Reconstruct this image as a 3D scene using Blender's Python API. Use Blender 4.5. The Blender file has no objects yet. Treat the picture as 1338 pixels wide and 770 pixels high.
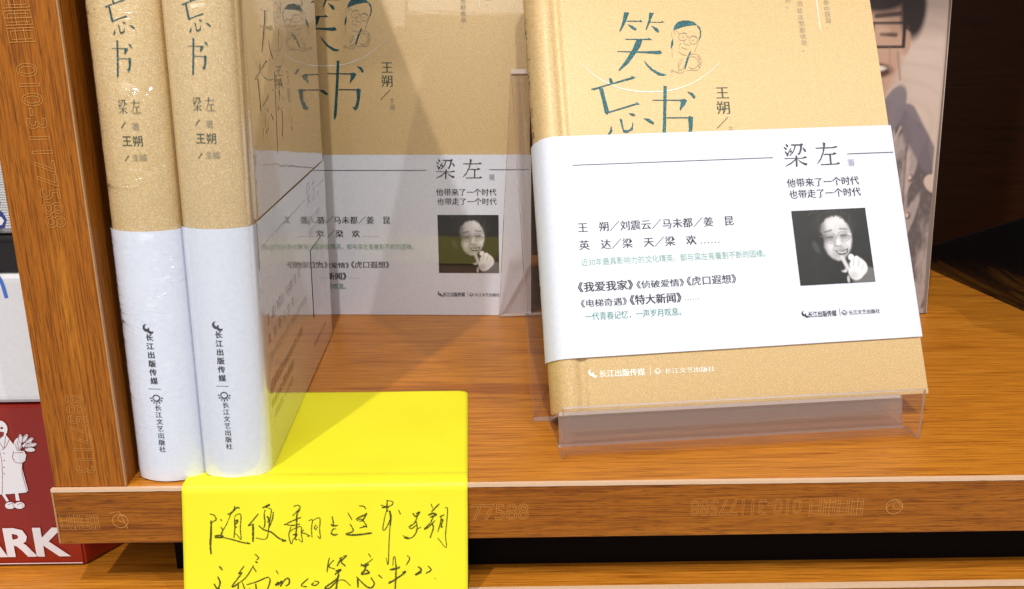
import bpy, bmesh, math, random
from mathutils import Vector, Matrix, noise
random.seed(4)
S = bpy.context.scene
COL = S.collection

# ------------------------------------------------------------------ camera
def cam_matrix(loc, yaw, pitch, roll):
    sy, cy = math.sin(yaw), math.cos(yaw)
    f = Vector((-sy*math.cos(pitch), cy*math.cos(pitch), -math.sin(pitch)))
    r = Vector((cy, sy, 0)); u = r.cross(f)
    r2 = r*math.cos(roll) + u*math.sin(roll)
    u2 = -r*math.sin(roll) + u*math.cos(roll)
    m = Matrix((r2, u2, -f)).transposed().to_4x4()
    m.translation = Vector(loc)
    return m
cd = bpy.data.cameras.new('camera'); cam = bpy.data.objects.new('camera', cd); COL.objects.link(cam)
cam.matrix_world = cam_matrix((-.00744, -.25196, .13653), -.01513, .28911, -.00549)
cd.sensor_width = 36; cd.lens = 31.60; cd.clip_start = .01; cd.clip_end = 50
S.camera = cam

# ------------------------------------------------------------------ world and lamps
w = bpy.data.worlds.new('World'); S.world = w; w.use_nodes = True
bg = w.node_tree.nodes['Background']; bg.inputs[0].default_value = (.98, .985, 1, 1); bg.inputs[1].default_value = .38
def spot(name, d, target, dist, power, color, radius, size=40):
    d = Vector(d).normalized()
    l = bpy.data.lights.new(name, 'SPOT'); o = bpy.data.objects.new(name, l); COL.objects.link(o)
    o.location = Vector(target) - d*dist
    o.rotation_euler = d.to_track_quat('-Z', 'Y').to_euler()
    l.energy = power; l.color = color; l.shadow_soft_size = radius; l.spot_size = math.radians(size); l.spot_blend = .4
    return o
T0 = (.03, .08, .05)
spot('ceiling_spot', (.38, .81, -1), T0, 2.2, 76, (1, .95, .88), .022)
spot('ceiling_spot', (-.66, .74, -1), T0, 2.3, 46, (1, .95, .88), .022)
spot('ceiling_spot', (.02, .60, -1), T0, 2.1, 74, (1, .96, .90), .022)
al = bpy.data.lights.new('front_fill', 'AREA'); ao = bpy.data.objects.new('front_fill', al); COL.objects.link(ao)  # soft fill lamp added in front to brighten the rear book
al.energy = 12.5; al.size = 1.3; al.color = (1, .97, .93); ao.location = (-.25, -2.1, 1.25)
ao.rotation_euler = (Vector((0, .15, .08))-ao.location).to_track_quat('-Z', 'Y').to_euler()
S.view_settings.view_transform = 'Standard'; S.view_settings.look = 'None'
S.view_settings.exposure = .05; S.view_settings.gamma = 1
S.cycles.max_bounces = 10; S.cycles.transparent_max_bounces = 24
S.cycles.caustics_reflective = False; S.cycles.caustics_refractive = False

# ------------------------------------------------------------------ material helpers
class NT:
    def __init__(s, name):
        s.m = bpy.data.materials.new(name); s.m.use_nodes = True; s.t = s.m.node_tree; s.t.nodes.clear()
        s.out = s.t.nodes.new('ShaderNodeOutputMaterial')
    def n(s, typ, **kw):
        x = s.t.nodes.new('ShaderNode'+typ)
        for k, v in kw.items():
            if k[0] == '_': setattr(x, k[1:], v)
            else: x.inputs[int(k[1:]) if k[0] == 'i' and k[1:].isdigit() else k.replace('_', ' ')].default_value = v
        return x
    def l(s, a, b): s.t.links.new(a, b)
    def tex(s, scale=(1, 1, 1), loc=(0, 0, 0)):
        tc = s.n('TexCoord'); mp = s.n('Mapping'); mp.inputs['Scale'].default_value = scale; mp.inputs['Location'].default_value = loc
        s.l(tc.outputs['Object'], mp.inputs['Vector']); return mp.outputs['Vector']
    def noise(s, vec, scale, detail=3, rough=.5, dist=0):
        x = s.n('TexNoise'); x.inputs['Scale'].default_value = scale; x.inputs['Detail'].default_value = detail
        x.inputs['Roughness'].default_value = rough; x.inputs['Distortion'].default_value = dist
        s.l(vec, x.inputs['Vector']); return x.outputs['Fac']
    def ramp(s, fac, stops):
        x = s.n('ValToRGB'); e = x.color_ramp.elements
        while len(e) < len(stops): e.new(.5)
        for k, (p, c) in enumerate(stops):
            e[k].position = p; e[k].color = (*c, 1) if len(c) == 3 else c
        s.l(fac, x.inputs[0]); return x.outputs[0]
    def mix(s, fac, a, b, typ='MIX'):
        x = s.n('Mix', _data_type='RGBA', _blend_type=typ)
        for v, k in ((fac, 0), (a, 6), (b, 7)):
            if hasattr(v, 'links'): s.l(v, x.inputs[k])
            else: x.inputs[k].default_value = v if k == 0 else (*v, 1)
        return x.outputs[2]
    def bump(s, h, strength, dist=.0002, base=None):
        x = s.n('Bump'); x.inputs['Strength'].default_value = strength; x.inputs['Distance'].default_value = dist
        s.l(h, x.inputs['Height'])
        if base: s.l(base, x.inputs['Normal'])
        return x.outputs[0]
    def princ(s, color, rough=.5, **kw):
        p = s.n('BsdfPrincipled')
        if hasattr(color, 'links'): s.l(color, p.inputs['Base Color'])
        else: p.inputs['Base Color'].default_value = (*color, 1)
        for k, v in dict(Roughness=rough, **kw).items():
            k = k.replace('_', ' ')
            if hasattr(v, 'links'): s.l(v, p.inputs[k])
            else: p.inputs[k].default_value = v
        s.l(p.outputs[0], s.out.inputs[0]); return p

def wood(name, axis, mid, dark, light, loc=(0, 0, 0), rough=.33, streak=.5):
    a = NT(name)
    sc = [1900, 1900, 1900]; sc[axis] = 38
    v = a.tex(sc, loc)
    fine = a.noise(v, 1, 3, .6, .2)
    sc2 = [75, 75, 75]; sc2[axis] = 5
    v2 = a.tex(sc2, loc)
    broad = a.noise(v2, 1, 5, .55, 1.6)
    sc3 = [4200, 4200, 4200]; sc3[axis] = 150
    pores = a.noise(a.tex(sc3, loc), 1, 2, .6)
    base = a.ramp(broad, [(.30, dark), (.44, mid), (.60, mid), (.75, light)])
    tone = a.ramp(fine, [(.34, (.42, .34, .32)), (.47, (.86, .83, .82)), (.62, (1.12, 1.12, 1.12))])
    c = a.mix(.85, base, tone, 'MULTIPLY')
    pm = a.ramp(pores, [(.54, (0, 0, 0)), (.62, (1, 1, 1))])
    k = a.n('Math', _operation='MULTIPLY'); a.l(pm, k.inputs[0]); k.inputs[1].default_value = streak
    c = a.mix(k.outputs[0], c, tuple(x*.35 for x in dark))
    b = a.bump(fine, .12, .0002)
    a.princ(c, rough, Normal=b, Specular_IOR_Level=.28)
    return a.m
W_TOP = wood('laminate_along', 0, (.56, .205, .018), (.40, .120, .010), (.67, .28, .032), streak=.25, rough=.36)  # lighter than the front laminate: light on top faces put into colour
W_EDGE = wood('laminate_front', 0, (.36, .112, .008), (.20, .050, .006), (.46, .16, .014), (3, 1, 2), streak=.6, rough=.42)
W_DIV = wood('laminate_upright', 2, (.37, .115, .008), (.19, .048, .006), (.46, .16, .014), (.4, 7, 5), streak=.5, rough=.42)
W_BACK = wood('laminate_dark', 0, (.040, .012, .004), (.022, .007, .003), (.055, .018, .006), (9, 4, 5), streak=.2, rough=.45)
def plain(name, c, rough=.6, grain=0, gs=900, **kw):
    a = NT(name)
    if grain:
        n = a.noise(a.tex(), gs, 4, .6)
        kw['Normal'] = a.bump(n, grain, .0002)
        c2 = a.ramp(n, [(.3, tuple(x*.93 for x in c)), (.7, c)])
        a.princ(c2, rough, **kw)
    else: a.princ(c, rough, **kw)
    return a.m
STRIP = plain('edge_banding', (.74, .50, .33), .45, .3, 700)
STAMP = plain('stamp_relief', (.58, .26, .06), .4)
STRIP_D = plain('edge_banding_dull', (.46, .24, .10), .45, .3, 700)
GAP_SHADE = plain('gap_shade_black', (.004, .002, .0015), .8, Specular_IOR_Level=.1)

def wrinkle(a, strength, sx=1):
    # creases of clear shrink film: long curved ripples across the spine and cover
    v = a.tex((70*sx, 70*sx, 260*sx))
    n1 = a.noise(v, 1, 3, .55, 1.2)
    n2 = a.noise(a.tex((25, 25, 60)), 1, 2, .5, .6)
    m = a.ramp(n2, [(.45, (0, 0, 0)), (.62, (1, 1, 1))])
    mm = a.n('Math', _operation='MULTIPLY'); a.l(n1, mm.inputs[0]); a.l(m, mm.inputs[1])
    return a.bump(mm.outputs[0], strength, .0010 if strength < .5 else .0026)
def layers(a, p, k, normal=None, rough=.03):
    # k clear film surfaces over the print: reflectance 1-(1-F)^k
    fr = a.n('Fresnel'); fr.inputs[0].default_value = 1.5
    if normal: a.l(normal, fr.inputs[1])
    s = a.n('Math', _operation='SUBTRACT'); s.inputs[0].default_value = 1; a.l(fr.outputs[0], s.inputs[1])
    q = a.n('Math', _operation='POWER'); a.l(s.outputs[0], q.inputs[0]); q.inputs[1].default_value = k
    f = a.n('Math', _operation='SUBTRACT'); f.inputs[0].default_value = 1; a.l(q.outputs[0], f.inputs[1])
    gl = a.n('BsdfGlossy'); gl.inputs['Roughness'].default_value = rough
    if normal: a.l(normal, gl.inputs['Normal'])
    m = a.n('MixShader'); a.l(f.outputs[0], m.inputs[0]); a.l(p.outputs[0], m.inputs[1]); a.l(gl.outputs[0], m.inputs[2]); a.l(m.outputs[0], a.out.inputs[0])
def gold(name, coat=0, wr=0):
    a = NT(name)
    v = a.tex()
    n = a.noise(v, 2100, 3, .7)
    n2 = a.noise(v, 420, 3, .6)
    c = a.ramp(n, [(.34, (.57, .395, .178)), (.5, (.685, .49, .238)), (.60, (.74, .545, .288)), (.70, (.90, .74, .49))])
    c = a.mix(.25, c, a.ramp(n2, [(.3, (.8, .8, .8)), (.7, (1.1, 1.1, 1.1))]), 'MULTIPLY')
    kw = dict(Metallic=.08, Normal=a.bump(n2, .35, .0003))
    p = a.princ(c, .5, **kw)
    if coat: layers(a, p, coat, wrinkle(a, wr) if wr else None, .03 if wr < .5 else .10)
    return a.m
def bandmat(name, coat=0, wr=0):
    a = NT(name)
    n = a.noise(a.tex(), 700, 4, .6)
    kw = dict(Normal=a.bump(n, .12, .0001))
    p = a.princ(a.ramp(n, [(.3, (.68, .72, .83)), (.7, (.74, .78, .89))]), .5, **kw)
    if coat: layers(a, p, coat, wrinkle(a, wr) if wr else None, .03 if wr < .5 else .10)
    return a.m
G_PLAIN, B_PLAIN = gold('gold_cover_board'), bandmat('white_band_paper')
G_WRAP, B_WRAP = gold('gold_cover_in_film', 3.6, .05), bandmat('white_band_in_film', 3.6, .05)
G_WRAP2, B_WRAP2 = gold('gold_cover_in_creased_film', 1.4, 1.0), bandmat('white_band_in_creased_film', 1.4, .8)
G_BACK, B_BACK = gold('gold_cover_glossy', 1.5, .03), bandmat('white_band_glossy', 1.5, .03)
def foil():
    a = NT('teal_foil_ink'); n = a.noise(a.tex(), 2600, 2, .7)
    a.princ(a.ramp(n, [(.40, (.002, .045, .05)), (.55, (.004, .095, .11)), (.68, (.06, .28, .32))]), .42, Metallic=.25); return a.m
FOIL = foil()
INK = plain('black_ink', (.035, .035, .045), .5)
INK_G = plain('olive_ink', (.055, .075, .04), .5)
INK_T = plain('green_ink', (.10, .30, .24), .5)
INK_PT = plain('pale_green_ink', (.27, .47, .38), .5)
INK_GR = plain('grey_ink', (.42, .42, .55), .5)
INK_W = plain('white_ink', (.88, .86, .80), .45)
INK_V = plain('taupe_ink', (.40, .32, .20), .5)
PAGES = plain('page_edges', (.70, .66, .56), .8, .5, 3000)
def vcol(name, rough=.45, **kw):
    a = NT(name); c = a.n('VertexColor', _layer_name='Col'); a.princ(c.outputs[0], rough, **kw); return a.m
PRINT = vcol('halftone_print')
PRINT_E = vcol('portrait_cover_print', .35)
def acrylic(name, tint, haze=0.0, hazecol=(.6, .55, .58), ior=1.49):
    a = NT(name)
    tr = a.n('BsdfTransparent'); tr.inputs[0].default_value = (*tint, 1)
    gl = a.n('BsdfGlossy'); gl.inputs['Roughness'].default_value = .03
    n = a.noise(a.tex(), 45, 2, .5)
    b = a.bump(n, .25, .0006); a.l(b, gl.inputs['Normal'])
    fr = a.n('Fresnel'); fr.inputs[0].default_value = ior; a.l(b, fr.inputs[1])
    df = a.n('BsdfDiffuse'); df.inputs[0].default_value = (*hazecol, 1)
    m0 = a.n('MixShader'); m0.inputs[0].default_value = haze; a.l(tr.outputs[0], m0.inputs[1]); a.l(df.outputs[0], m0.inputs[2])
    m1 = a.n('MixShader'); ge = a.n('NewGeometry'); iv = a.n('Math', _operation='SUBTRACT'); iv.inputs[0].default_value = 1; a.l(ge.outputs['Backfacing'], iv.inputs[1])
    ml = a.n('Math', _operation='MULTIPLY'); a.l(fr.outputs[0], ml.inputs[0]); a.l(iv.outputs[0], ml.inputs[1]); a.l(ml.outputs[0], m1.inputs[0]); a.l(m0.outputs[0], m1.inputs[1]); a.l(gl.outputs[0], m1.inputs[2])
    a.l(m1.outputs[0], a.out.inputs[0]); return a.m
ACR = acrylic('clear_acrylic', (.95, .93, .92), .012)
ACR_L = acrylic('lip_haze_acrylic', (.97, .95, .94), .03, (.62, .52, .48))  # clear sheet; its faint haze puts reflected light into the colour
ACR_F = acrylic('grey_haze_acrylic', (.90, .84, .80), .26, (.56, .44, .38))  # clear sheet; grey-brown haze stands in for light carried in the acrylic
CREASE = acrylic('crease_glint', (.99, .99, .99), .30, (.95, .95, .95), 1.5)  # pale haze puts the glints on film creases into the colour
ACR_E = acrylic('acrylic_cut_edge', (.50, .40, .38), .55, (.78, .66, .60))

_fv = {}
def under_film(root, k):
    # the same inks seen through the clear film round a wrapped book
    for o in list(root.children)+[c for q in root.children for c in q.children]:
        if o.type != 'MESH' or not o.data.materials: continue
        m = o.data.materials[0]
        if m not in (FOIL, INK, INK_G, INK_T, INK_PT, INK_GR, INK_W, INK_V, PRINT): continue
        if (m.name, k) not in _fv:
            a = NT.__new__(NT); a.m = m.copy(); a.m.name = m.name+'_under_film'; a.t = a.m.node_tree
            a.out = [n for n in a.t.nodes if n.type == 'OUTPUT_MATERIAL'][0]; p = [n for n in a.t.nodes if n.type == 'BSDF_PRINCIPLED'][0]
            layers(a, p, k); _fv[(m.name, k)] = a.m
        o.data.materials[0] = _fv[(m.name, k)]

# ------------------------------------------------------------------ geometry helpers
def new(name, verts, faces, mat=None, parent=None, smooth=False):
    me = bpy.data.meshes.new(name); me.from_pydata([tuple(v) for v in verts], [], faces); me.update()
    if mat: me.materials.append(mat)
    if smooth:
        for p in me.polygons: p.use_smooth = True
    o = bpy.data.objects.new(name, me); COL.objects.link(o)
    if parent: o.parent = parent
    return o
def tag(o, label, cat, group=None):
    o['label'] = label; o['category'] = cat
    if group: o['group'] = group
def empty(name, loc=(0, 0, 0), rot=(0, 0, 0)):
    o = bpy.data.objects.new(name, None); COL.objects.link(o); o.location = loc; o.rotation_euler = rot; o.empty_display_size = .02
    return o
def box(name, lo, hi, mat, parent=None, bev=.0004, seg=2):
    bm = bmesh.new()
    bmesh.ops.create_cube(bm, size=1)
    for v in bm.verts:
        v.co = Vector([(lo[i]+hi[i])/2 + v.co[i]*(hi[i]-lo[i]) for i in range(3)])
    if bev: bmesh.ops.bevel(bm, geom=bm.edges[:], offset=bev, segments=seg, affect='EDGES', profile=.6)
    me = bpy.data.meshes.new(name); bm.to_mesh(me); bm.free(); me.materials.append(mat)
    o = bpy.data.objects.new(name, me); COL.objects.link(o)
    if parent: o.parent = parent
    return o
def prism(name, poly, z0, z1, mat, parent=None, bev=0):
    bm = bmesh.new(); vs = [bm.verts.new((x, y, z0)) for x, y in poly]
    f = bm.faces.new(vs); r = bmesh.ops.extrude_face_region(bm, geom=[f])
    for v in r['geom']:
        if isinstance(v, bmesh.types.BMVert): v.co.z = z1
    bmesh.ops.recalc_face_normals(bm, faces=bm.faces[:])
    if bev: bmesh.ops.bevel(bm, geom=bm.edges[:], offset=bev, segments=2, affect='EDGES')
    me = bpy.data.meshes.new(name); bm.to_mesh(me); bm.free(); me.materials.append(mat)
    o = bpy.data.objects.new(name, me); COL.objects.link(o)
    if parent: o.parent = parent
    return o
def sheet_strip(name, path, z0, z1, mat, parent=None, shear=0.0, smooth=True, thick=.00022, nz=1):
    # a paper strip following a path of (x, y) points, standing from z0 to z1, with real thickness
    P = [Vector(p) for p in path]; N = []
    for i in range(len(P)):
        t = (P[min(i+1, len(P)-1)] - P[max(i-1, 0)]).normalized(); N.append(Vector((t.y, -t.x)))
    verts = []
    for i, p in enumerate(P):
        q = p - N[i]*thick
        for a in (p, q):
            for z in (z0, z1): verts.append((a.x, a.y, z + shear*a.x))
    faces = []
    for i in range(len(P)-1):
        a, b = i*4, i*4+4
        faces += [(a, b, b+1, a+1), (a+2, a+3, b+3, b+2), (a+1, b+1, b+3, a+3), (a, a+2, b+2, b)]
    n = (len(P)-1)*4
    faces += [(0, 1, 3, 2), (n, n+2, n+3, n+1)]
    o = new(name, verts, faces, mat, parent)
    return o
def shade(o, ang=35):
    me = o.data
    for p in me.polygons: p.use_smooth = True
    try: me.set_sharp_from_angle(angle=math.radians(ang))
    except Exception: pass

_tc = {}
def text_verts(s, style='song'):
    # lettering as (verts, faces) in em units, baseline 0; 'song' gives thin horizontals and heavier uprights
    key = (s, style)
    if key in _tc: return _tc[key]
    c = bpy.data.curves.new('lettering', 'FONT'); c.body = s; c.size = 1; c.resolution_u = 2
    if style == 'song': c.offset = -.011; c.resolution_u = 1
    elif style == 'black': c.offset = .035
    elif style == 'thin': c.offset = -.02
    elif style == 'outline': c.fill_mode = 'NONE'; c.bevel_depth = .0085; c.bevel_resolution = 0; c.resolution_u = 3
    o = bpy.data.objects.new('lettering', c); COL.objects.link(o)
    dg = bpy.context.evaluated_depsgraph_get()
    me = bpy.data.meshes.new_from_object(o.evaluated_get(dg))
    V = [v.co.copy() for v in me.vertices]; F = [tuple(p.vertices) for p in me.polygons]
    bpy.data.objects.remove(o); bpy.data.curves.remove(c); bpy.data.meshes.remove(me)
    if style in ('song', 'bold'):
        n = len(V); VV = list(V); FF = list(F)
        for k, (dx, dy) in enumerate(((.026, .005), (-.026, 0), (.010, -.005))):
            VV += [Vector((v.x+dx, v.y+dy, v.z+.002*(k+1))) for v in V]
            FF += [tuple(i+n*(k+1) for i in f) for f in F]
        V, F = VV, FF
    _tc[key] = (V, F)
    return V, F
def bounds(V):
    return min(v.x for v in V), max(v.x for v in V), min(v.y for v in V), max(v.y for v in V)
class Print:
    """collects flat print (lettering, rules, shapes) and lays it on a surface given by fn(a, b, lift)"""
    def __init__(s): s.V = []; s.F = []; s.k = 0
    def lift(s, V):
        s.k += 1
        for v in V: v.z += 2e-6*(s.k % 40)
        return V
    def add(s, V, F): n = len(s.V); s.V += V; s.F += [tuple(i+n for i in f) for f in F]
    def text(s, t, x0, x1, y, size=None, style='song', rot=0, ysc=1.0):
        # fitted between x0 and x1 on baseline y
        V, F = text_verts(t, style)
        a, b, lo, hi = bounds(V)
        k = (x1-x0)/(b-a); ky = size if size else k
        ky *= ysc
        s.add([Vector((x0+(v.x-a)*k, y+v.y*ky, v.z*.0005)) for v in V], F)
    def char(s, ch, cx, cy, size, style='song', rot=0, sx=1):
        V, F = text_verts(ch, style); a, b, lo, hi = bounds(V)
        mx, my = .5*(a+b), .5*(lo+hi)
        if style in ('song', 'thin', 'bold') and ord(ch[0]) > 0x2fff: mx, my = .5, .38
        c, sn = math.cos(rot), math.sin(rot)
        s.add([Vector((cx+((v.x-mx)*c*sx-(v.y-my)*sn)*size, cy+((v.x-mx)*sn*sx+(v.y-my)*c)*size, v.z*.0005)) for v in V], F)
    def column(s, t, x, ytop, ybot, size, style='song', slope=0):
        n = len(t); step = (ytop-ybot)/n
        for i, ch in enumerate(t): s.char(ch, x+slope*i*step, ytop-step*(i+.5), size, style)
    def rect(s, x0, y0, x1, y1): s.add([Vector((x0, y0, 0)), Vector((x1, y0, 0)), Vector((x1, y1, 0)), Vector((x0, y1, 0))], [(0, 1, 2, 3)])
    def line(s, pts, w, closed=False, taper=False):
        P = [Vector((p[0], p[1])) for p in pts]; n = len(P); V = []; F = []
        for i in range(n):
            t = (P[min(i+1, n-1)]-P[max(i-1, 0)])
            t = t.normalized() if t.length > 0 else Vector((1, 0))
            wi = w[i] if isinstance(w, (list, tuple)) else w
            if taper: wi *= .35+.65*math.sin(math.pi*min(1, max(0, (i+.5)/n)))
            q = Vector((-t.y, t.x))*wi/2
            V += [Vector((P[i].x+q.x, P[i].y+q.y, 0)), Vector((P[i].x-q.x, P[i].y-q.y, 0))]
        for i in range(n-1): F.append((2*i, 2*i+1, 2*i+3, 2*i+2))
        s.add(s.lift(V), F)
    def poly(s, pts):
        from mathutils.geometry import tessellate_polygon
        V = [Vector((p[0], p[1], 0)) for p in pts]
        F = [tuple(f) for f in tessellate_polygon([V])]; s.add(s.lift(V), F)
    def ring(s, cx, cy, r, w, n=20, sy=1, a0=0, a1=360):
        s.line([(cx+r*math.cos(math.radians(a0+(a1-a0)*i/n)), cy+r*sy*math.sin(math.radians(a0+(a1-a0)*i/n))) for i in range(n+1)], w)
    def build(s, name, fn, mat, parent=None):
        return new(name, [fn(v.x, v.y, v.z) for v in s.V], s.F, mat, parent)
def smooth_path(pts, k=6):
    P = [Vector(p) for p in pts]
    if len(P) < 3: 
        return [P[0].lerp(P[-1], i/k) for i in range(k+1)]
    Q = [P[0]*2-P[1]]+P+[P[-1]*2-P[-2]]; out = []
    for i in range(1, len(Q)-2):
        for j in range(k):
            t = j/k; a, b, c, d = Q[i-1], Q[i], Q[i+1], Q[i+2]
            out.append(.5*((2*b)+(c-a)*t+(2*a-5*b+4*c-d)*t*t+(3*b-3*c+d-a)*t**3))
    out.append(P[-1]); return out
def picture(name, w, h, nx, ny, colour, fn, mat, parent=None):
    # a printed picture: a fine sheet coloured point by point
    V = []; F = []; C = []
    for j in range(ny+1):
        for i in range(nx+1):
            V.append(fn(w*i/nx, h*j/ny, 0)); C.append(colour(i/nx, j/ny))
    for j in range(ny):
        for i in range(nx):
            a = j*(nx+1)+i; F.append((a, a+1, a+nx+2, a+nx+1))
    o = new(name, V, F, mat, parent)
    ca = o.data.color_attributes.new('Col', 'FLOAT_COLOR', 'POINT')
    ca.data.foreach_set('color', [x for c in C for x in (*c, 1)])
    return o
GLYPH=[[(4003,15280),(4210,15266),(4151,15126),(4013,14814),(3821,14485),(3747,14461),(3912,14883)],[(3997,14930),(4587,14917),(4641,14975),(4699,14871),(3985,14884)],[(4094,14778),(4287,14709),(4447,14582),(4391,14497),(4270,14558)],[(5007,15259),(5193,15246),(5125,15129),(4986,14812),(4838,14541),(4786,14521),(4952,14956)],[(4999,14871),(5444,14860),(5488,14918),(5567,14827),(4998,14839)],[(5033,14708),(5266,14601),(5332,14473),(5267,14402),(5149,14523)],[(3961,14161),(4831,14159),(4885,14207),(5026,14104),(3959,14124)],[(4394,14123),(4643,14126),(4525,13831),(4260,13469),(3996,13144),(3619,12828),(3579,12862),(3887,13259),(4199,13716)],[(3605,13655),(4662,13635),(5294,13658),(5372,13553),(5204,13505),(4657,13562),(3604,13623)],[(4594,13297),(4750,13096),(4947,12884),(5209,12734),(5454,12663),(5307,12605),(5122,12641),(4862,12842),(4686,13062)],[(3192,12561),(3304,12524),(3327,12352),(3231,12301),(3186,12432)],[(2445,12114),(3149,12305),(4041,12569),(4075,12628),(4238,12560),(4089,12489),(3167,12258),(2557,12059)],[(2767,12128),(2923,12139),(2987,11730),(3086,11195),(3007,11056),(2908,11148),(2848,11649)],[(3044,11183),(4126,11508),(4170,11557),(4300,11473),(4113,11431),(3052,11127)],[(3112,10645),(3153,10412),(3009,10225),(2948,10260),(3061,10458)],[(3455,10902),(3558,10878),(3589,10448),(3765,10435),(3905,10554),(3946,10773),(3973,10671),(3931,10437),(3687,10319),(3554,10352)],[(3807,11112),(4045,11101),(4082,10998),(3967,10994)],[(4367,10902),(4604,10878),(4783,10718),(4738,10637),(4616,10702)],[(5288,12209),(5411,12176),(5265,10853),(5131,9737),(5037,9515),(4980,9620),(5141,10854)],[(4806,11640),(5883,11629),(5891,11582),(4804,11603)],[(5862,11630),(6040,11663),(6161,11602),(6059,11418),(5928,11285),(5840,11160),(5834,11284),(5896,11485)],[(5280,10926),(6160,10915),(6157,10868),(5278,10880)],[(6118,10916),(6192,10959),(6325,10912),(6251,10435),(6129,10039),(6010,9943),(5884,10110),(6008,10118),(6116,10436)],[(6187,11952),(6413,11896),(6508,11721),(6432,11650),(6326,11803)]]
ARC=[(2103,13200),(2498,12790),(2858,12502),(3302,12256),(3750,12084),(4242,11997),(4749,11965),(5215,11977),(5684,12043),(6136,12185),(6580,12373),(7136,12736),(7611,13144)]
HAIR=[[(5894,14522),(5943,14672),(6075,14837),(6286,14920),(6524,14918),(6759,14857),(6867,14718),(6660,14709),(6335,14659),(6093,14577),(5946,14510)],[(6857,14742),(6976,14626),(7009,14440),(6967,14206),(6889,14090),(6858,14100),(6939,14286),(6950,14498),(6874,14649)],[(5814,14138),(5855,14127),(5834,13901),(5754,13748),(5724,13772),(5754,13960)],[(6485,13646),(6513,13585),(6351,13214),(6221,12887),(6168,12853),(6220,13086),(6303,13317)]]
SKETCH=[[(5851,14487),(5814,14368),(5809,14253),(5846,14159)],[(5894,14522),(5954,14464),(5905,14300)],[(5775,13752),(5748,13379)],[(6006,14484),(6095,14402),(6134,14345)],[(6077,14218),(6124,14336),(6250,14381),(6394,14356),(6419,14231),(6362,14113),(6226,14078),(6104,14116),(6077,14218)],[(6486,14103),(6543,14207),(6657,14238),(6800,14181),(6815,14056),(6748,13948),(6602,13927),(6512,13996),(6486,14103)],[(6418,14217),(6462,14252),(6498,14149)],[(6815,14056),(6857,14077)],[(6188,14370),(6314,14406),(6425,14346)],[(6575,14251),(6702,14287),(6811,14204)],[(6211,14217),(6306,14231)],[(6599,14080),(6672,14090)],[(6331,14133),(6264,13998),(6321,13903),(6425,13903),(6506,13867)],[(6060,13877),(6168,13960)],[(6100,13834),(6076,13752)],[(6161,13808),(6251,13740),(6374,13707)],[(6028,13611),(6147,13495),(6341,13459)],[(6879,14099),(6808,13913),(6648,13588)],[(6368,13374),(6498,13493),(6675,13504),(6826,13414),(6879,13204),(6805,12958),(6653,12826),(6478,12839),(6259,12816)],[(6451,13375),(6608,13392),(6737,13284),(6761,13122),(6659,12955),(6481,12899),(6370,12959)],[(6754,13413),(6820,13285),(6743,13201),(6844,13123),(6736,13040),(6784,12959)],[(6021,13261),(6126,13275),(6067,13129),(5956,12968),(6002,12842),(6130,12924),(6197,13027)],[(5999,13216),(5935,12969)],[(5628,12826),(5713,12864),(5720,12803),(5636,12770)],[(5762,12806),(5873,12746),(6026,12720),(6165,12802)],[(6086,12884),(5917,12804)]]
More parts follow.
